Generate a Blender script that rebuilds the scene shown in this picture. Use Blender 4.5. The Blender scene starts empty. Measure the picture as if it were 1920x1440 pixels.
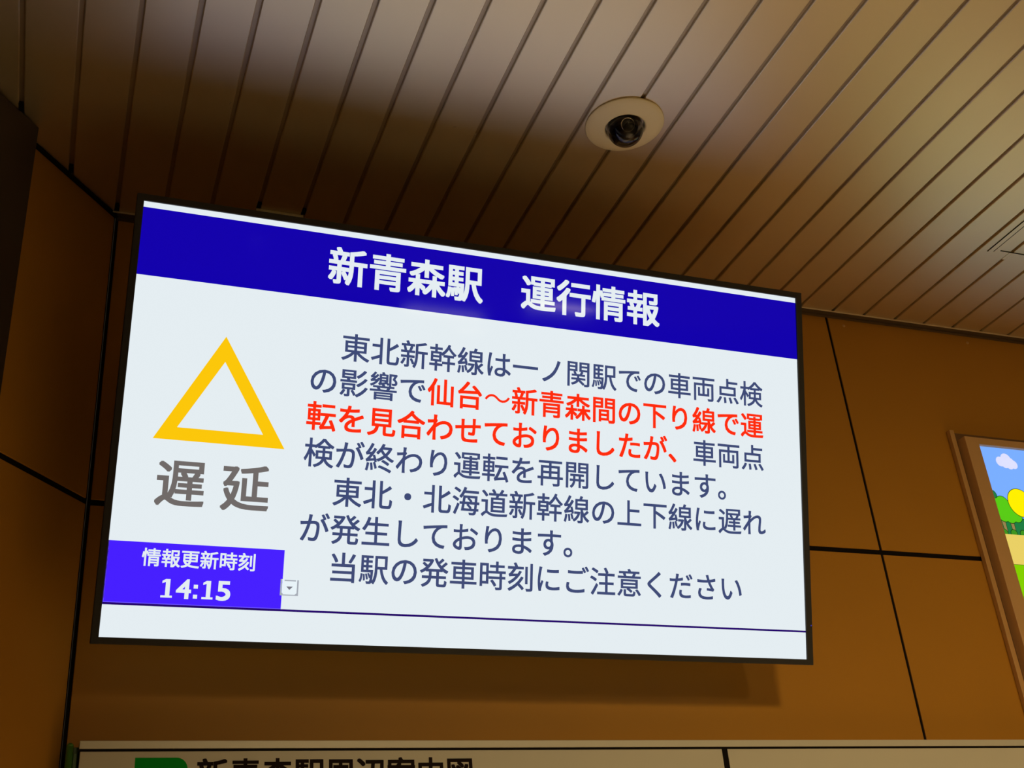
import bpy, bmesh, math
from mathutils import Matrix, Vector, Euler

C = bpy.context.scene.collection
scene = bpy.context.scene
R = math.radians

# ------------------------------------------------------------------ camera
cam_d = bpy.data.cameras.new('camera')
cam_d.sensor_width = 36.0
cam_d.lens = 2221.88 / 1920.0 * 36.0
cam_d.clip_start = 0.05
cam_d.clip_end = 100
cam = bpy.data.objects.new('camera', cam_d)
C.objects.link(cam)
yaw, pitch, roll = 0.39405615, 0.49079622, -0.08628521
fwd = Vector((math.sin(yaw) * math.cos(pitch), math.cos(yaw) * math.cos(pitch), math.sin(pitch)))
right = Vector((math.cos(yaw), -math.sin(yaw), 0))
up = right.cross(fwd)
r2 = math.cos(roll) * right + math.sin(roll) * up
u2 = -math.sin(roll) * right + math.cos(roll) * up
m = Matrix((r2, u2, -fwd)).transposed().to_4x4()
m.translation = Vector((-0.665, -1.9457, 1.6))
cam.matrix_world = m
scene.camera = cam

# ------------------------------------------------------------------ colour management, world
vs = scene.view_settings
vs.view_transform = 'Standard'
vs.look = 'None'
vs.gamma = 1.0
vs.use_curve_mapping = False
vs.exposure = 0.0
scene.display_settings.display_device = 'sRGB'

w = bpy.data.worlds.new('hall_air')
scene.world = w
w.use_nodes = True
bgn = w.node_tree.nodes['Background']
bgn.inputs['Color'].default_value = (1.0, 0.72, 0.42, 1)
bgn.inputs['Strength'].default_value = 0.03


# ------------------------------------------------------------------ ceiling lamps of the hall (behind the camera), and added bounce spots
def lamp(name, loc, sx, sy, power, col=(1.0, 0.74, 0.40)):
    d = bpy.data.lights.new(name, 'AREA')
    d.shape = 'RECTANGLE'
    d.size = sx
    d.size_y = sy
    d.energy = power
    d.color = col
    o = bpy.data.objects.new(name, d)
    C.objects.link(o)
    o.location = loc          # an area light looks down its own -Z
    return o


lamp('hall_lamp_middle', (2.5, -6.46, 2.99), 0.45, 0.45, 26)
lamp('hall_lamp_back', (3.0, -11.5, 2.99), 0.9, 0.6, 60)
lamp('hall_lamp_far', (7.0, -23.5, 2.99), 0.6, 0.8, 60)


def spot(name, loc, power, cone, aim=None, blend=0.5, size=0.05, col=(1.0, 0.72, 0.38)):
    d = bpy.data.lights.new(name, 'SPOT')
    d.energy = power
    d.color = col
    d.spot_size = R(cone)
    d.spot_blend = blend
    d.shadow_soft_size = size
    o = bpy.data.objects.new(name, d)
    C.objects.link(o)
    o.location = loc
    if aim:
        o.rotation_euler = (Vector(aim) - Vector(loc)).to_track_quat('-Z', 'Y').to_euler()
    return o


spot('hall_spotlight', (0.10, -3.7, 2.92), 222, 76, (1.35, 0.0, 0.35), 1.0, 0.18)
spot('hall_spotlight_far', (2.50, -6.5, 2.985), 260, 40, (1.60, 0.0, 0.90), 1.0, 0.25)
for dx_, dy_, pw in ((0.75, -1.10, 390), (1.8, -1.15, 390)):  # added spots without fixtures; their floor bounce brightens the ceiling and dome ring
    spot('added_floor_bounce_spot', (dx_, dy_, 2.95), pw, 38)


# ------------------------------------------------------------------ materials
def lin(c):
    c = c / 255.0
    return c / 12.92 if c <= 0.04045 else ((c + 0.055) / 1.055) ** 2.4


def srgb(r, g, b):
    return (lin(r), lin(g), lin(b), 1.0)


def mat(name, base, rough=0.5, metal=0.0, spec=0.5, noise=0.0, nscale=8.0, bump=0.0, bscale=200.0):
    mt = bpy.data.materials.new(name)
    mt.use_nodes = True
    nt = mt.node_tree
    b = nt.nodes['Principled BSDF']
    b.inputs['Base Color'].default_value = base if len(base) == 4 else (*base, 1)
    b.inputs['Roughness'].default_value = rough
    b.inputs['Metallic'].default_value = metal
    b.inputs['Specular IOR Level'].default_value = spec
    if noise or bump:
        tc = nt.nodes.new('ShaderNodeTexCoord')
    if noise:
        n = nt.nodes.new('ShaderNodeTexNoise')
        n.inputs['Scale'].default_value = nscale
        n.inputs['Detail'].default_value = 4
        nt.links.new(tc.outputs['Object'], n.inputs['Vector'])
        mx = nt.nodes.new('ShaderNodeMix')
        mx.data_type = 'RGBA'
        c = base[:3]
        mx.inputs[6].default_value = (*[v * (1 - noise) for v in c], 1)
        mx.inputs[7].default_value = (*[min(1, v * (1 + noise)) for v in c], 1)
        nt.links.new(n.outputs['Fac'], mx.inputs[0])
        nt.links.new(mx.outputs[2], b.inputs['Base Color'])
    if bump:
        n2 = nt.nodes.new('ShaderNodeTexNoise')
        n2.inputs['Scale'].default_value = bscale
        nt.links.new(tc.outputs['Object'], n2.inputs['Vector'])
        bp = nt.nodes.new('ShaderNodeBump')
        bp.inputs['Strength'].default_value = bump
        bp.inputs['Distance'].default_value = 0.001
        nt.links.new(n2.outputs['Fac'], bp.inputs['Height'])
        nt.links.new(bp.outputs['Normal'], b.inputs['Normal'])
    return mt


def glow(name, col, strength=1.0, rough=0.055, spec=0.14):
    mt = bpy.data.materials.new(name)
    mt.use_nodes = True
    b = mt.node_tree.nodes['Principled BSDF']
    b.inputs['Base Color'].default_value = (0.004, 0.004, 0.004, 1)
    b.inputs['Roughness'].default_value = rough
    b.inputs['Specular IOR Level'].default_value = spec
    b.inputs['Emission Color'].default_value = col
    b.inputs['Emission Strength'].default_value = strength
    return mt


M = {}
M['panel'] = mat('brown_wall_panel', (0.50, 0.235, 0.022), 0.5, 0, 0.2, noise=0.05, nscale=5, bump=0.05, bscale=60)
M['panel_left'] = M['panel']
M['joint'] = mat('black_joint', (0.008, 0.006, 0.005), 0.7, 0, 0.1)
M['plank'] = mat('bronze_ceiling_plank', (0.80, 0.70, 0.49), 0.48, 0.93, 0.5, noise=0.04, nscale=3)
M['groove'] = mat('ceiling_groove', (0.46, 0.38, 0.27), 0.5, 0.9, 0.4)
M['chip'] = mat('paint_chip', (0.55, 0.47, 0.36), 0.6)
M['angle'] = mat('ceiling_edge_angle_shaded', (0.16, 0.12, 0.075), 0.4, 0.5, 0.5)  # same angle as the lip, darkened for its shaded underside
M['lip'] = mat('ceiling_edge_lip_lit', (0.78, 0.66, 0.46), 0.35, 0.2, 0.6)  # front edge of the angle, its lit line put into the pale colour
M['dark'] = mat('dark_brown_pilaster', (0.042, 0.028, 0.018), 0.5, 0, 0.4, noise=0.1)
M['floor'] = mat('pale_floor_tile', (0.62, 0.55, 0.45), 0.5, 0, 0.4, noise=0.1, nscale=3)
M['bezel'] = mat('charcoal_bezel', (0.034, 0.034, 0.032), 0.5, 0, 0.4, bump=0.1, bscale=900)
M['back'] = mat('black_plastic', (0.02, 0.02, 0.02), 0.6)
M['steel'] = mat('steel_bracket', (0.2, 0.2, 0.2), 0.4, 0.9)
M['cream'] = mat('cream_plastic', (0.97, 0.88, 0.56), 0.45, 0, 0.4)
M['black_gloss'] = mat('black_gloss', (0.010, 0.010, 0.010), 0.18, 0, 0.6)
M['lensglass'] = mat('lens_glass', (0.02, 0.02, 0.022), 0.05, 0, 0.9)
M['chrome'] = mat('lens_ring', (0.6, 0.58, 0.5), 0.15, 1)
M['board'] = mat('cream_sign_board', (0.66, 0.64, 0.50), 0.4, 0, 0.3, noise=0.02)
M['rail'] = mat('pale_metal_rail', (0.68, 0.66, 0.52), 0.4, 0.1, 0.4)
M['ink'] = mat('black_lettering', (0.014, 0.006, 0.003), 0.6, 0, 0.1)
M['logo_green'] = mat('green_mark', (0.0, 0.42, 0.03), 0.6, 0, 0.1)
M['edge_green'] = mat('green_edge_plastic', (0.09, 0.27, 0.04), 0.35)
M['edge_green2'] = mat('green_edge_channel', (0.05, 0.12, 0.03), 0.45)
M['frame'] = mat('tan_frame', (0.66, 0.40, 0.16), 0.45, 0, 0.4, noise=0.04)
M['frame_rail'] = mat('brown_side_rail', (0.60, 0.35, 0.12), 0.45, 0, 0.4)
M['recess_shade'] = mat('brown_recess_shade', (0.20, 0.10, 0.03), 0.6)  # dark tone painting the shade around the poster frame

WHITE = (0.78, 0.85, 0.885, 1)
M['s_white'] = glow('screen_white', WHITE)
M['s_blue'] = glow('screen_header_blue', srgb(17, 0, 172))
M['s_blue2'] = glow('screen_time_blue', srgb(70, 30, 255))
M['s_blue3'] = glow('screen_time_edge', srgb(104, 78, 255))
M['s_line'] = glow('screen_dark_line', srgb(32, 0, 104))
M['s_text'] = glow('screen_slate_text', srgb(62, 74, 118))
M['s_red'] = glow('screen_red_text', srgb(255, 44, 12))
M['s_yellow'] = glow('screen_yellow', srgb(252, 199, 10))
M['s_grey'] = glow('screen_grey_text', srgb(112, 106, 104))
M['s_icon'] = glow('screen_icon_grey', srgb(166, 172, 182))
M['s_icon2'] = glow('screen_icon_face', srgb(232, 243, 248))
M['s_icon3'] = glow('screen_icon_arrow', srgb(118, 118, 130))
M['led'] = glow('power_light', srgb(60, 50, 150))
PR = 0.35
M['p_sky'] = glow('poster_sky', srgb(116, 166, 248), 1.12, PR)
M['p_cloud'] = glow('poster_cloud', srgb(222, 224, 255), 1, PR)
M['p_dgreen'] = glow('poster_dark_green', srgb(28, 118, 62), 1.12, PR)
M['p_mgreen'] = glow('poster_mid_green', srgb(58, 140, 30), 1.12, PR)
M['p_green'] = glow('poster_green', srgb(84, 192, 22), 1.12, PR)
M['p_yellow'] = glow('poster_yellow', srgb(245, 228, 0), 1.12, PR)
M['p_tan'] = glow('poster_sand', srgb(222, 198, 96), 1.12, PR)
M['p_lawn'] = glow('poster_lawn', srgb(124, 196, 0), 1.12, PR)
M['p_added_glow'] = glow('poster_added_glow', srgb(244, 230, 196), 1.5, PR)  # invented bright area, stronger than the rest to light the ceiling
M['p_trunk'] = glow('poster_trunk', srgb(150, 132, 78), 1, PR)
M['p_line'] = glow('poster_outline', srgb(14, 50, 10), 1, PR)

mt = bpy.data.materials.new('dome_glass')
mt.use_nodes = True
nt = mt.node_tree
nt.nodes.remove(nt.nodes['Principled BSDF'])
tr = nt.nodes.new('ShaderNodeBsdfTransparent')
tr.inputs['Color'].default_value = (0.62, 0.60, 0.56, 1)
gl = nt.nodes.new('ShaderNodeBsdfGlossy')
gl.inputs['Roughness'].default_value = 0.03
fr = nt.nodes.new('ShaderNodeFresnel')
fr.inputs['IOR'].default_value = 1.5
mx = nt.nodes.new('ShaderNodeMixShader')
nt.links.new(fr.outputs[0], mx.inputs[0])
nt.links.new(tr.outputs[0], mx.inputs[1])
nt.links.new(gl.outputs[0], mx.inputs[2])
nt.links.new(mx.outputs[0], nt.nodes['Material Output'].inputs['Surface'])
M['dome'] = mt


# ------------------------------------------------------------------ helpers
class MB:
    """collects shapes with material slots into one mesh"""

    def __init__(self):
        self.bm = bmesh.new()
        self.mats = []

    def slot(self, key):
        if key not in self.mats:
            self.mats.append(key)
        return self.mats.index(key)

    def box(self, x0, x1, y0, y1, z0, z1, key, bevel=0.0, mtx=None):
        bm = bmesh.new()
        bmesh.ops.create_cube(bm, size=1)
        for v in bm.verts:
            v.co = Vector(((x0 + x1) / 2 + v.co.x * (x1 - x0), (y0 + y1) / 2 + v.co.y * (y1 - y0),
                           (z0 + z1) / 2 + v.co.z * (z1 - z0)))
        if bevel:
            bmesh.ops.bevel(bm, geom=list(bm.edges), offset=bevel, segments=2, profile=0.5, affect='EDGES')
        self.merge(bm, key, mtx)

    def merge(self, bm, key, mtx=None, smooth=False):
        s = self.slot(key)
        if mtx is not None:
            bm.transform(mtx)
        me = bpy.data.meshes.new('tmp')
        bm.to_mesh(me)
        bm.free()
        n0 = len(self.bm.faces)
        self.bm.from_mesh(me)
        bpy.data.meshes.remove(me)
        self.bm.faces.ensure_lookup_table()
        for f in self.bm.faces[n0:]:
            f.material_index = s
            f.smooth = smooth

    def poly(self, pts, key, depth=0.0):
        """flat outline in x/z at y; pts are 3-tuples facing -Y"""
        bm = bmesh.new()
        vs_ = [bm.verts.new(p) for p in pts]
        f = bm.faces.new(vs_)
        f.normal_update()
        if f.normal.y > 0:
            f.normal_flip()
        self.merge(bm, key)

    def lathe(self, prof, key, n=64, mtx=None, smooth=True):
        bm = bmesh.new()
        rings = []
        for (r, z) in prof:
            if r < 1e-6:
                rings.append([bm.verts.new((0, 0, z))])
            else:
                rings.append([bm.verts.new((r * math.cos(2 * math.pi * i / n), r * math.sin(2 * math.pi * i / n), z))
                              for i in range(n)])
        for a, b in zip(rings, rings[1:]):
            for i in range(n):
                j = (i + 1) % n
                if len(a) == 1:
                    bm.faces.new((a[0], b[i], b[j]))
                elif len(b) == 1:
                    bm.faces.new((a[i], a[j], b[0]))
                else:
                    bm.faces.new((a[i], a[j], b[j], b[i]))
        bmesh.ops.recalc_face_normals(bm, faces=list(bm.faces))
        self.merge(bm, key, mtx, smooth)

    def build(self, name, parent=None):
        me = bpy.data.meshes.new(name)
        self.bm.to_mesh(me)
        self.bm.free()
        for k in self.mats:
            me.materials.append(M[k])
        o = bpy.data.objects.new(name, me)
        C.objects.link(o)
        if parent:
            o.parent = parent
        return o


def empty(name, label, cat, mtx=None, loc=None):
    o = bpy.data.objects.new(name, None)
    o.empty_display_size = 0.1
    C.objects.link(o)
    o['label'] = label
    o['category'] = cat
    if mtx is not None:
        o.matrix_world = mtx
    if loc is not None:
        o.location = loc
    return o


def tag(o, label, cat):
    o['label'] = label
    o['category'] = cat
    return o


def structure(o):
    o['kind'] = 'structure'
    return o


def letters(mb, s, x0, base, size, y, key, offset=0.0, xscale=1.0, box=None):
    """writes s in the x/z plane, facing -Y; box=(x0,x1,z0,z1) fits the ink into a box instead"""
    c = bpy.data.curves.new('tmp', 'FONT')
    c.body = s
    c.size = 1.0
    c.resolution_u = 4
    o = bpy.data.objects.new('tmp', c)
    C.objects.link(o)
    bpy.context.view_layer.update()
    me = bpy.data.meshes.new_from_object(o.evaluated_get(bpy.context.evaluated_depsgraph_get()))
    bm = bmesh.new()
    bm.from_mesh(me)
    bpy.data.objects.remove(o)
    bpy.data.curves.remove(c)
    bpy.data.meshes.remove(me)
    if box:
        xs = [v.co.x for v in bm.verts]
        ys = [v.co.y for v in bm.verts]
        a, b, cc, d = min(xs), max(xs), min(ys), max(ys)
        for v in bm.verts:
            v.co = Vector((box[0] + (v.co.x - a) / (b - a) * (box[1] - box[0]), y,
                           box[2] + (v.co.y - cc) / (d - cc) * (box[3] - box[2])))
    else:
        for v in bm.verts:
            v.co = Vector((x0 + v.co.x * size * xscale, y, base + v.co.y * size))
    if not offset:
        mb.merge(bm, key)
        return
    # thicker strokes: the same outline laid again around itself
    d = offset * (size if not box else 0.04)
    for i, (ax, az) in enumerate(((-1, 0), (1, 0), (0, -1), (0, 1), (-1, -1), (1, -1), (-1, 1), (1, 1))):
        mb.merge(bm.copy(), key, Matrix.Translation((d * ax, -0.000004 * (i + 1), d * az)))
    mb.merge(bm, key)


# ------------------------------------------------------------------ setting
SL = 0.005                                     # the ceiling rises very slightly to the right


def zc(x):
    return 2.9965 + SL * (x + 0.653)


CX = -0.638                                    # where the back wall meets the splayed left wall
ang = R(50.5)
ld = Vector((-math.cos(ang), -math.sin(ang), 0))      # along the left wall, away from the corner
ln = Vector((math.sin(ang), -math.cos(ang), 0))       # out of the left wall, into the hall
L2W = Matrix(((-ld.x, -ln.x, 0, CX), (-ld.y, -ln.y, 0, 0), (0, 0, 1, 0), (0, 0, 0, 1)))  # local +X to the corner, -Y into hall

# back wall: panels on a black backing
mb = MB()
mb.box(CX, 4.6, 0.0022, 0.10, 0, 3.06, 'joint')
xs = [CX + 0.0045] + [0.9575 + 1.597 * i for i in range(0, 3)]
zs = [0.0, 0.600, 1.206, 1.8085, 2.4125, 3.05]
for i in range(len(xs)):
    xa = xs[i] + (0 if i == 0 else 0.0032)
    xb = xs[i + 1] - 0.0032 if i + 1 < len(xs) else 4.6
    for za, zb in zip(zs, zs[1:]):
        mb.box(xa, xb, 0.0, 0.0125, za + 0.0052, zb - 0.0052, 'panel', 0.0012)
wall_back = structure(mb.build('wall_back'))
for sx, sz in ((1.0026, 2.9808), (1.3658, 2.9814)):
    mb = MB()
    mb.lathe([(0, -0.0015), (0.003, -0.0012), (0.0042, 0.0002)], 'frame_rail', 16,
             Matrix.Translation((sx, 0, sz)) @ Matrix.Rotation(R(-90), 4, 'X'))
    mb.build('screw_cap', wall_back)

# splayed left wall
mb = MB()
mb.box(-4.2, 0.0, 0.0022, 0.10, 0, 3.06, 'joint', mtx=L2W)
xs = [-0.0045, -1.10, -2.2, -3.3, -4.2]
for i in range(4):
    for za, zb in zip(zs, zs[1:]):
        mb.box(xs[i + 1] + 0.003, xs[i] - (0.003 if i else 0), 0.0, 0.0125, za + 0.0052, zb - 0.0052, 'panel', 0.0012, mtx=L2W)
structure(mb.build('wall_left'))

# dark pilaster in front of the left wall
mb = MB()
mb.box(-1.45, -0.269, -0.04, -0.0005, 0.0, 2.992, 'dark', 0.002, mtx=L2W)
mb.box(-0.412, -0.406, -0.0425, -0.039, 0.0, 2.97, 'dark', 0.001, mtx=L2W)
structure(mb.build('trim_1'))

# ceiling planks with open grooves
grooves = [-0.8079, -0.7238, -0.6388, -0.5537, -0.4709, -0.3857, -0.3005, -0.2168, -0.1331, -0.0502, 0.0342, 0.1187,
           0.1998, 0.2839, 0.3667, 0.4503, 0.5333, 0.6156, 0.6994, 0.7848, 0.8675, 0.9557, 1.0423, 1.1295]
grooves = [-0.665 + (g + 0.665) * (zc(g) - 1.6) / 1.3975 for g in grooves]
while grooves[0] > -3.4:
    grooves.insert(0, grooves[0] - 0.0846)
while grooves[-1] < 4.5:
    grooves.append(grooves[-1] + 0.0858)
mb = MB()
prof = MB()
GW = 0.0038
YB = -12.0
bm = bmesh.new()
for a, b in zip(grooves, grooves[1:]):
    xa, xb = a + GW, b - GW
    t = 0.0016
    pts = [(xa, 0.011), (xa, t), (xa + t * 0.4, t * 0.35), (xa + t, 0), (xb - t, 0), (xb - t * 0.4, t * 0.35), (xb, t), (xb, 0.011)]
    r0 = [bm.verts.new((px, YB, pz)) for px, pz in pts]
    r1 = [bm.verts.new((px, -0.006, pz)) for px, pz in pts]
    for i in range(len(pts) - 1):
        bm.faces.new((r0[i], r1[i], r1[i + 1], r0[i + 1]))
    bm.faces.new(r1)
bmesh.ops.recalc_face_normals(bm, faces=list(bm.faces))
for f in bm.faces:
    if f.normal.z > 0.5:
        f.normal_flip()
cut = lambda b: bmesh.ops.bisect_plane(b, geom=list(b.verts) + list(b.edges) + list(b.faces), plane_co=Vector((CX, 0, 0)) + ln * 0.004,
                                       plane_no=ln, clear_inner=True)
cut(bm)
mb.merge(bm, 'plank')
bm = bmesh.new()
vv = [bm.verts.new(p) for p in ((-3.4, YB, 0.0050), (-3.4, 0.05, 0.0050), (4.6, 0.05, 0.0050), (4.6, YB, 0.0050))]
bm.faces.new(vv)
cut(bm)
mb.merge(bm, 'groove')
# black plugs painting in the dark of open groove ends, at wall and above screen
for g in grooves:
    if -0.66 < g < -0.60:
        mb.box(g - GW - 0.0004, g + GW + 0.0004, -0.040, -0.006, 0.0004, 0.0052, 'joint')
    elif -0.9 < g < -0.66:
        yl = (g - CX) * math.tan(ang) - 0.012 - (0.045 if g < -0.78 else 0)
        mb.box(g - GW - 0.0004, g + GW + 0.0004, yl - 0.020, yl, 0.0004, 0.0052, 'joint')
for g in grooves:
    if -0.40 < g < -0.28:
        mb.box(g - GW - 0.0002, g + GW + 0.0002, -0.108, -0.0925, 0.0006, 0.0052, 'joint')
# flecks of chipped paint
for (x, y, l, a_) in ((-0.480, -0.372, 0.007, 0.3), (-0.4775, -0.360, 0.005, -0.3), (-0.094, -0.412, 0.006, 1.2), (-0.052, -0.402, 0.004, 0.2)):
    mb.box(-0.0007, 0.0007, -l / 2, l / 2, -0.0004, 0.0004, 'chip', mtx=Matrix.Translation((x, y, 0)) @ Matrix.Rotation(a_, 4, 'Z'))
for v in mb.bm.verts:
    v.co.z += zc(v.co.x)
structure(mb.build('ceiling'))
# closed roof above the planks
# ceiling edge angle along the back wall, its light and shade put into colours
mb = MB()
mb.box(CX + 0.001, 4.6, -0.0195, -0.0005, -0.0032, -0.0005, 'angle')
mb.box(CX - 0.008, 4.6, -0.0215, -0.0195, -0.0036, -0.0002, 'lip', 0.0006)
mb.box(CX + 0.001, 4.6, -0.0075, -0.0005, -0.0075, -0.0032, 'angle')
for v in mb.bm.verts:
    v.co.z += zc(v.co.x)
structure(mb.build('trim_2'))
# black strip standing in for the shadow gap along the left wall
mb = MB()
mb.box(-0.268, -0.004, -0.008, -0.0005, -0.0050, 0.0, 'joint', mtx=L2W)
mb.box(-4.2, -1.452, -0.008, -0.0005, -0.0050, 0.0, 'joint', mtx=L2W)
for v in mb.bm.verts:
    v.co.z += zc(v.co.x)
structure(mb.build('trim_3'))

mb = MB()
mb.box(-6, 9, -26, 0.1, -0.1, 0.0, 'floor')
structure(mb.build('floor'))

# ------------------------------------------------------------------ information screen
t, yw, rl = 0.27589974, -0.00573563, 0.00641925
T = Matrix.Rotation(yw, 4, 'Z') @ Matrix.Rotation(t, 4, 'X') @ Matrix.Rotation(rl, 4, 'Y')
TV = Matrix.Translation((0, -0.25, 2.4609)) @ T
tv = empty('information_screen', 'large black-framed wall screen showing a train delay notice in blue, white and red', 'screen', TV)
W, H = 0.605, 0.34031
ox0, ox1, oz0, oz1 = -0.6163, 0.6178, -0.3502, 0.3518
mb = MB()
for (a, b, c, d) in ((ox0, -W, oz0, oz1), (W, ox1, oz0, oz1)):
    mb.box(a, b, -0.0035, 0.022, c, d, 'bezel', 0.0012)
for (c, d) in ((oz0, -H), (H, oz1)):
    mb.box(ox0 + 0.0005, ox1 - 0.0005, -0.0034, 0.022, c, d, 'bezel', 0.0012)
mb.build('bezel', tv)
mb = MB()
mb.box(ox0 + 0.010, ox1 - 0.010, 0.018, 0.045, oz0 + 0.022, oz1 - 0.010, 'back', 0.006)
mb.box(-0.32, 0.32, 0.044, 0.066, -0.24, 0.18, 'back', 0.008)
mb.build('back_cover', tv)
for sx in (-0.2, 0.2):
    mb = MB()
    mb.box(sx - 0.02, sx + 0.02, 0.064, 0.085, -0.2, 0.2, 'steel', 0.002)
    mb.build('wall_bracket', tv)
# arms and plate of the bracket reach back to the wall
inv = TV.inverted()
mb = MB()
mb.box(-0.28, 0.28, -0.012, -0.0008, 2.36, 2.56, 'steel', 0.002)
for sx in (-0.2, 0.2):
    mb.box(sx - 0.015, sx + 0.015, -0.165, -0.010, 2.40, 2.44, 'steel', 0.002)
    mb.box(sx - 0.015, sx + 0.015, -0.18, -0.010, 2.50, 2.54, 'steel', 0.002)
mb.bm.transform(inv)
mb.build('bracket_arm', tv)
mb = MB()
mb.lathe([(0, -0.0042), (0.0012, -0.0040), (0.0014, -0.0032)], 'led', 12, Matrix.Translation((0.6150, 0, -0.2805)) @ Matrix.Rotation(R(-90), 4, 'X')
         @ Matrix.Scale(1, 4))
for v in mb.bm.verts:
    pass
led = mb.build('power_light', tv)
led['label'] = 'tiny violet power light on the right bezel'

mb = MB()
mb.box(-W, W, 0.0, 0.018, -H, H, 's_white')
panel = mb.build('screen_panel', tv)
panel['label'] = 'lit white screen face'


def rect(mb, x0, x1, z0, z1, y, key):
    mb.poly([(x0, y, z0), (x1, y, z0), (x1, y, z1), (x0, y, z1)], key)


Y1, Y2, Y3 = -0.0003, -0.0006, -0.0009
mb = MB()
rect(mb, -W, W, 0.2180, 0.3306, Y1, 's_blue')
mb.build('header_band', panel)['label'] = 'deep blue header band'
HB, HS = 0.2512, 0.0686
for txt, k in (('新青森駅', 0), ('運行情報', 5)):
    mb = MB()
    letters(mb, txt, -0.3048 + k * HS, HB, HS, Y2, 's_white', 0.020)
    mb.build('heading_lettering', panel)['label'] = 'bold white heading characters'
LX, LS = -0.3245, 0.0501
OD, OR = 0.010, 0.016
lines = [[('東北新幹線は一ノ関駅での車両点検', 1, 0)],
         [('の影響で', 0, 0), ('仙台', 4, 1), ('～', 6, 2), ('新青森間の下り線で運', 7, 1)],
         [('転を見合わせておりましたが、', 0, 1), ('車両点', 14, 0)],
         [('検が終わり運転を再開しています。', 0, 0)],
         [('東北・北海道新幹線の上下線に遅れ', 1, 0)],
         [('が発生しております。', 0, 0)],
         [('当駅の発車時刻にご注意ください', 1, 0)]]
for k, segs in enumerate(lines):
    for txt, col, red in segs:
        mb = MB()
        letters(mb, txt, LX + LS * col, 0.1203 - 0.0601 * k, LS, Y2, 's_red' if red else 's_text', (OD, OR, 0)[red])
        mb.build('message_lettering', panel)['label'] = 'bold red message text' if red else 'slate blue message text'
# triangle
mb = MB()
A_, B_, C_ = (-0.4594, 0.1330), (-0.5567, -0.0402), (-0.3548, -0.0402)
a_, b_, c_ = (-0.4578, 0.0915), (-0.5222, -0.0200), (-0.3902, -0.0200)
q = lambda p: (p[0], Y2, p[1])
for p4 in ((A_, B_, b_, a_), (B_, C_, c_, b_), (C_, A_, a_, c_)):
    mb.poly([q(p) for p in p4], 's_yellow')
mb.build('warning_triangle', panel)['label'] = 'yellow outlined triangle'
mb = MB()
letters(mb, '遅', -0.5477, -0.1351, 0.0768, Y2, 's_grey', 0.016)
letters(mb, '延', -0.4493, -0.1353, 0.0768, Y2, 's_grey', 0.016)
mb.build('delay_lettering', panel)['label'] = 'large grey characters under the triangle'
# time panel
mb = MB()
rect(mb, -0.6045, -0.3432, -0.2899, -0.1990, Y1, 's_blue3')
rect(mb, -0.6035, -0.3432, -0.2886, -0.1990, Y2, 's_blue2')
mb.build('time_panel', panel)['label'] = 'bright violet blue panel'
mb = MB()
letters(mb, '情報更新時刻', -0.5559, -0.2317, 0.02838, Y3, 's_white', 0.017)
zb, zt = -0.2797, -0.2521


def one(x0, x1):
    rect(mb, x0, x1, zb, zb + 0.0032, Y3, 's_white')
    xm = (x0 + x1) / 2 + 0.0012
    hw = 0.0032
    rect(mb, xm - hw, xm + hw, zb + 0.0032, zt, Y3, 's_white')
    mb.poly([(xm - hw, Y3, zt), (x0 + 0.0012, Y3, zt - 0.0030), (x0 + 0.0012, Y3, zt - 0.0066), (xm - hw, Y3, zt - 0.0045)], 's_white')


one(-0.5237, -0.5070)
letters(mb, '4', 0, 0, 1, Y3, 's_white', 0.022, box=(-0.5010, -0.4806, zb, zt))
for zq in (zb + 0.0003, zb + 0.0152):
    rect(mb, -0.4764, -0.4702, zq, zq + 0.0058, Y3, 's_white')
one(-0.4638, -0.4473)
letters(mb, '5', 0, 0, 1, Y3, 's_white', 0.022, box=(-0.4417, -0.4222, zb - 0.0004, zt))
mb.build('time_lettering', panel)['label'] = 'white update time reading 14:15'
mb = MB()
rect(mb, -W, W, -0.2931, -0.2898, Y1, 's_line')
rect(mb, -W, -0.6036, -0.2931, -0.1990, Y1, 's_line')
mb.build('divider_line', panel)['label'] = 'thin dark violet line'
mb = MB()
rect(mb, -0.3462, -0.3176, -0.2688, -0.2438, Y2, 's_icon2')
rect(mb, -0.3403, -0.3225, -0.2467, -0.2446, Y3, 's_icon')
rect(mb, -0.3205, -0.3180, -0.2688, -0.2444, Y3, 's_icon')
rect(mb, -0.3462, -0.3440, -0.2688, -0.2438, Y3, 's_icon')
rect(mb, -0.3440, -0.3205, -0.2688, -0.2672, Y3, 's_icon')
mb.poly([(-0.3370, Y3, -0.2548), (-0.3320, Y3, -0.2600), (-0.3268, Y3, -0.2548)], 's_icon3')
mb.poly([(-0.3440, Y3, -0.2672), (-0.3420, Y3, -0.2672), (-0.3420, Y3, -0.2652), (-0.3440, Y3, -0.2646)], 's_icon')
mb.poly([(-0.3235, Y3, -0.2672), (-0.3205, Y3, -0.2672), (-0.3205, Y3, -0.2646)], 's_icon')
mb.build('scroll_button', panel)['label'] = 'small grey boxed down arrow'

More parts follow.
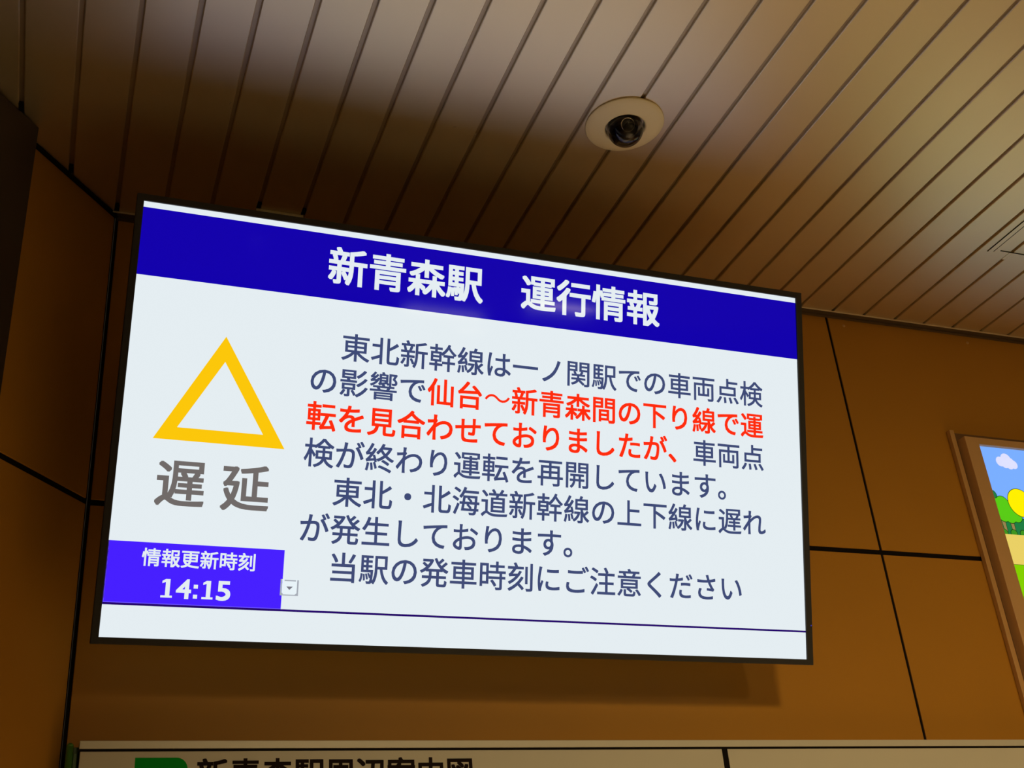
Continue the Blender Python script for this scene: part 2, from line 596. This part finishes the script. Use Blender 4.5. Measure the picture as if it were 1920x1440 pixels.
# ------------------------------------------------------------------ dome camera in the ceiling
dx, dy = 0.1990, -0.4975
dz = zc(dx)
dc = empty('security_camera', 'round cream dome security camera with a dark glass eye set in the ceiling', 'camera', loc=(dx, dy, dz))
mb = MB()
mb.lathe([(0.0680, 0.0012), (0.0711, -0.0010), (0.0713, -0.0024), (0.0700, -0.0038), (0.060, -0.0062), (0.048, -0.0092), (0.0400, -0.0112),
          (0.0380, -0.0114), (0.0362, -0.0100), (0.0350, -0.0070), (0.0345, 0.002)], 'cream', 96)
mb.build('cover_ring', dc)
mb = MB()
mb.lathe([(0.0344, 0.001), (0.020, 0.004), (0, 0.004)], 'cream', 64)
mb.build('inner_cup', dc)
mb = MB()
prof = [(0.0325 * math.cos(R(a)), -0.0125 - 0.0325 * math.sin(R(a))) for a in range(-12, 90, 6)] + [(0, -0.0450)]
mb.lathe(prof, 'dome', 64)
mb.build('dome_cover', dc)['label'] = 'clear tinted dome'
mb = MB()
eye_c = Vector((-0.0058, -0.0050, -0.0090))
prof = [(0.0268 * math.cos(R(a)), -0.0268 * math.sin(R(a))) for a in range(-30, 90, 6)] + [(0, -0.0268)]
mb.lathe(prof, 'black_gloss', 48, Matrix.Translation(eye_c))
em = mb.build('camera_module', dc)
em['label'] = 'black lens turret inside the dome'
aim = Vector((-0.10, -0.80, -0.62)).normalized()
look = Matrix.Translation(eye_c + aim * 0.0215) @ (-aim).to_track_quat('Z', 'Y').to_matrix().to_4x4()
mb = MB()
mb.lathe([(0.0125, 0.0), (0.0125, -0.0052), (0.0119, -0.0057), (0.0113, -0.0052)], 'chrome', 40, look)
mb.build('lens_ring', em)['label'] = 'shiny ring around the lens'
mb = MB()
mb.lathe([(0.0114, -0.0046), (0.007, -0.0060), (0, -0.0064)], 'lensglass', 40, look)
mb.build('lens', em)

# ------------------------------------------------------------------ small things in the ceiling
mb = MB()
z0 = zc(-0.345)
gl_ = [g for g in grooves if -0.40 < g < -0.28]
mb.box(gl_[0] - 0.004, gl_[1] + 0.001, -0.0925, -0.0900, z0 - 0.0058, z0 - 0.0003, 'cream', 0.0005)
mb.box(gl_[0] - 0.003, gl_[1], -0.0900, -0.050, z0 - 0.0014, z0 - 0.0003, 'angle')
tag(mb.build('ceiling_clip'), 'short cream metal strip across one ceiling plank just above the screen', 'bracket')

hz = zc(1.3)
hatch = empty('access_hatch', 'plank-faced access hatch with thin gaps at the right edge of the ceiling', 'hatch', loc=(1.45, -0.62, hz))
mb = MB()
iv = Matrix.Translation((-1.45, 0.62, -hz))
YH = -0.322
mb.box(1.1666, 1.1790, -0.95, YH + 0.0015, -0.0012, -0.0003, 'plank', 0.0002)
mb.box(1.1806, 1.1935, -0.95, YH - 0.0070, -0.0012, -0.0003, 'plank', 0.0002)
mb.box(1.1650, 1.1666, -0.95, YH + 0.0010, -0.0014, -0.0003, 'joint')
mb.box(1.1790, 1.1806, -0.95, YH - 0.0020, -0.0014, -0.0003, 'joint')
mb.box(1.1935, 1.76, YH - 0.0085, YH - 0.0070, -0.0014, -0.0003, 'joint')
for g in grooves:
    if 1.2 < g < 1.76:
        mb.box(g - GW - 0.0002, g + GW + 0.0002, YH - 0.0070, YH + 0.020, -0.0003, 0.003, 'plank')
for v in mb.bm.verts:
    v.co.z += zc(v.co.x)
mb.bm.transform(iv)
mb.build('hatch_frame', hatch)

# ------------------------------------------------------------------ area map board below the screen
gb = empty('map_board', 'cream area map board with green edge and black heading below the screen', 'sign', loc=(0.45, 0, 1.15))
IV = Matrix.Translation((-0.45, 0, -1.15))


def gpart(mb, name, label=None):
    mb.bm.transform(IV)
    o = mb.build(name, gb)
    if label:
        o['label'] = label
    return o


mb = MB()
mb.box(-0.6160, 1.62, -0.040, -0.0005, 2.0018, 2.0138, 'rail', 0.0008)
gpart(mb, 'top_rail', 'pale metal rail along the top')
mb = MB()
mb.box(-0.6155, 1.62, -0.0385, -0.001, 1.15, 2.0025, 'joint')
gpart(mb, 'backing', 'black backing seen in the gaps')
for xa, xb in ((-0.6143, 0.4722), (0.4836, 1.60)):
    mb = MB()
    mb.box(xa, xb, -0.040, -0.0295, 1.16, 1.9978, 'board', 0.0008)
    gpart(mb, 'board_panel')
mb = MB()
mb.box(0.4722, 0.4836, -0.0392, -0.0380, 1.16, 1.9978, 'joint')
gpart(mb, 'panel_divider', 'black strip between the two panels')
mb = MB()
letters(mb, '新青森駅周辺案内図', -0.4460, 1.9437, 0.0497, -0.0404, 'ink', 0.022)
gpart(mb, 'heading_lettering', 'black heading characters')
mb = MB()
pts = [(-0.5352, 1.9725), (-0.5352, 1.9882)]
rr = 0.017
xr = -0.4580
for k in range(0, 10):
    a = R(90 - 10 * k)
    pts.append((xr - rr + rr * math.cos(a), 1.9882 - rr + rr * math.sin(a)))
pts += [(xr, 1.952), (xr - 0.016, 1.952), (xr - 0.016, 1.9725)]
mb.poly([(p[0], -0.0404, p[1]) for p in pts], 'logo_green')
gpart(mb, 'green_mark', 'green mark with a rounded corner')
mb = MB()
bm = bmesh.new()
bmesh.ops.create_cone(bm, cap_ends=True, segments=24, radius1=0.0052, radius2=0.0052, depth=0.85)
bmesh.ops.translate(bm, verts=list(bm.verts), vec=(-0.6288, -0.034, 1.15 + 0.425 + 0.0065))
mb.merge(bm, 'edge_green', smooth=True)
bm = bmesh.new()
bmesh.ops.create_uvsphere(bm, u_segments=24, v_segments=12, radius=0.0052)
bmesh.ops.translate(bm, verts=list(bm.verts), vec=(-0.6288, -0.034, 2.0065))
mb.merge(bm, 'edge_green', smooth=True)
gpart(mb, 'edge_strip', 'rounded green edge strip')
mb = MB()
mb.box(-0.6235, -0.6180, -0.036, -0.001, 1.15, 1.9965, 'edge_green2', 0.001)
mb.box(-0.6240, -0.6160, -0.022, -0.001, 1.15, 2.008, 'edge_green2', 0.001)
gpart(mb, 'edge_channel', 'dark green channel')

# ------------------------------------------------------------------ backlit cartoon poster at the right
pb = empty('lightbox_poster', 'backlit cartoon landscape poster in a tan frame on the right wall panel', 'poster', loc=(1.70, 0, 2.06))
PV = Matrix.Translation((-1.70, 0, -2.06))


def ppart(mb, name, label=None):
    mb.bm.transform(PV)
    o = mb.build(name, pb)
    if label:
        o['label'] = label
    return o


X0, X1, Z0, Z1 = 1.2425, 2.20, 2.06, 2.7005
PX0, PX1, PZ0, PZ1 = 1.2800, 2.163, 2.080, 2.6830
mb = MB()
mb.box(X0, PX0, -0.030, -0.001, Z0, Z1, 'frame', 0.0015)
mb.box(PX1, X1, -0.030, -0.001, Z0, Z1, 'frame', 0.0015)
mb.box(PX0 - 0.001, PX1 + 0.001, -0.0297, -0.001, PZ1, Z1, 'frame', 0.0015)
mb.box(PX0 - 0.001, PX1 + 0.001, -0.0297, -0.001, Z0, PZ0, 'frame', 0.0015)
ppart(mb, 'frame', 'tan picture frame')
mb = MB()
mb.box(1.2205, 1.2330, -0.0125, -0.001, 2.06, 2.7225, 'frame_rail', 0.001)
ppart(mb, 'side_rail', 'narrow brown rail left of the frame')
mb = MB()
mb.box(1.2332, X1, -0.0045, -0.001, 2.06, 2.7200, 'recess_shade', 0.001)  # added board, its dark brown stands in for shade around the frame
ppart(mb, 'recess_shade_board', 'dark brown board painting the shade around the frame')
PY = -0.0205
mb = MB()
mb.box(PX0 - 0.002, PX1 + 0.002, PY, -0.0095, PZ0 - 0.002, PZ1 + 0.002, 'p_sky')


def blob(circles, key, k, grow=0.0):
    y = PY - 0.00012 * k
    for (x, z, r) in circles:
        r += grow
        pts = []
        for i in range(40):
            a = 2 * math.pi * i / 40
            px = min(max(x + r * math.cos(a), PX0), PX1)
            pz = z + r * math.sin(a)
            pts.append((px, y, pz))
        # merge clamped duplicates
        out = []
        for p in pts:
            if not out or (abs(p[0] - out[-1][0]) + abs(p[2] - out[-1][2])) > 1e-5:
                out.append(p)
        mb.poly(out, key)


def outlined(circles, key, k):
    blob(circles, 'p_line', k, 0.0014)
    blob(circles, key, k + 1)


def prect(x0, x1, z0, z1, key, k):
    rect(mb, max(x0, PX0), min(x1, PX1), z0, z1, PY - 0.00012 * k, key)


blob([(1.337, 2.648, 0.0125), (1.355, 2.655, 0.0150), (1.366, 2.648, 0.0120), (1.374, 2.6430, 0.0110), (1.362, 2.641, 0.0110), (1.349, 2.643, 0.011)], 'p_cloud', 1)
blob([(1.80, 2.640, 0.018), (1.825, 2.648, 0.022), (1.855, 2.640, 0.018)], 'p_cloud', 1)
for i in range(5):
    s = 0.185 * i
    outlined([(1.2835 + s, 2.5600, 0.0125)], 'p_dgreen', 2)
    prect(1.270 + s, 1.455 + s, 2.466, 2.496, 'p_dgreen', 4)
    for q_ in range(7):
        blob([(1.272 + s + q_ * 0.027, 2.494, 0.012)], 'p_line', 3, 0.0013)
        blob([(1.272 + s + q_ * 0.027, 2.494, 0.012)], 'p_dgreen', 4)
    for tx in (1.2945, 1.3180):
        y5 = PY - 0.00012 * 5
        for gx, key, yy in ((0.0012, 'p_line', 0), (0, 'p_trunk', -0.00006)):
            mb.poly([(tx + s - 0.0035 - gx, y5 + yy, 2.471), (tx + s + 0.0035 + gx, y5 + yy, 2.471),
                     (tx + s + 0.0050 + gx, y5 + yy, 2.506), (tx + s - 0.0050 - gx, y5 + yy, 2.506)], key)
    outlined([(1.306 + s, 2.540, 0.0185), (1.290 + s, 2.536, 0.0165), (1.286 + s, 2.521, 0.0155), (1.300 + s, 2.513, 0.0165),
              (1.318 + s, 2.510, 0.0160), (1.336 + s, 2.512, 0.0150), (1.326 + s, 2.525, 0.018), (1.314 + s, 2.531, 0.018)], 'p_green', 6)
    outlined([(1.3590 + s, 2.5455, 0.0345), (1.385 + s, 2.517, 0.026)], 'p_yellow', 8)
    for q_ in range(7):
        outlined([(1.288 + s + q_ * 0.0265, 2.469, 0.0085)], 'p_mgreen', 10)
prect(PX0, PX1, PZ0, 2.4660, 'p_tan', 12)
prect(PX0, PX1, PZ0, 2.3950, 'p_line', 13)
prect(PX0, PX1, PZ0, 2.3942, 'p_lawn', 14)
mb.poly([(1.745 + 0.395 * math.cos(2 * math.pi * i / 64), PY - 0.00012 * 15, 2.238 + 0.148 * math.sin(2 * math.pi * i / 64)) for i in range(64)], 'p_added_glow')  # added pale glow out of view, brightens the ceiling
ppart(mb, 'picture', 'glowing picture of trees, sky and lawn')
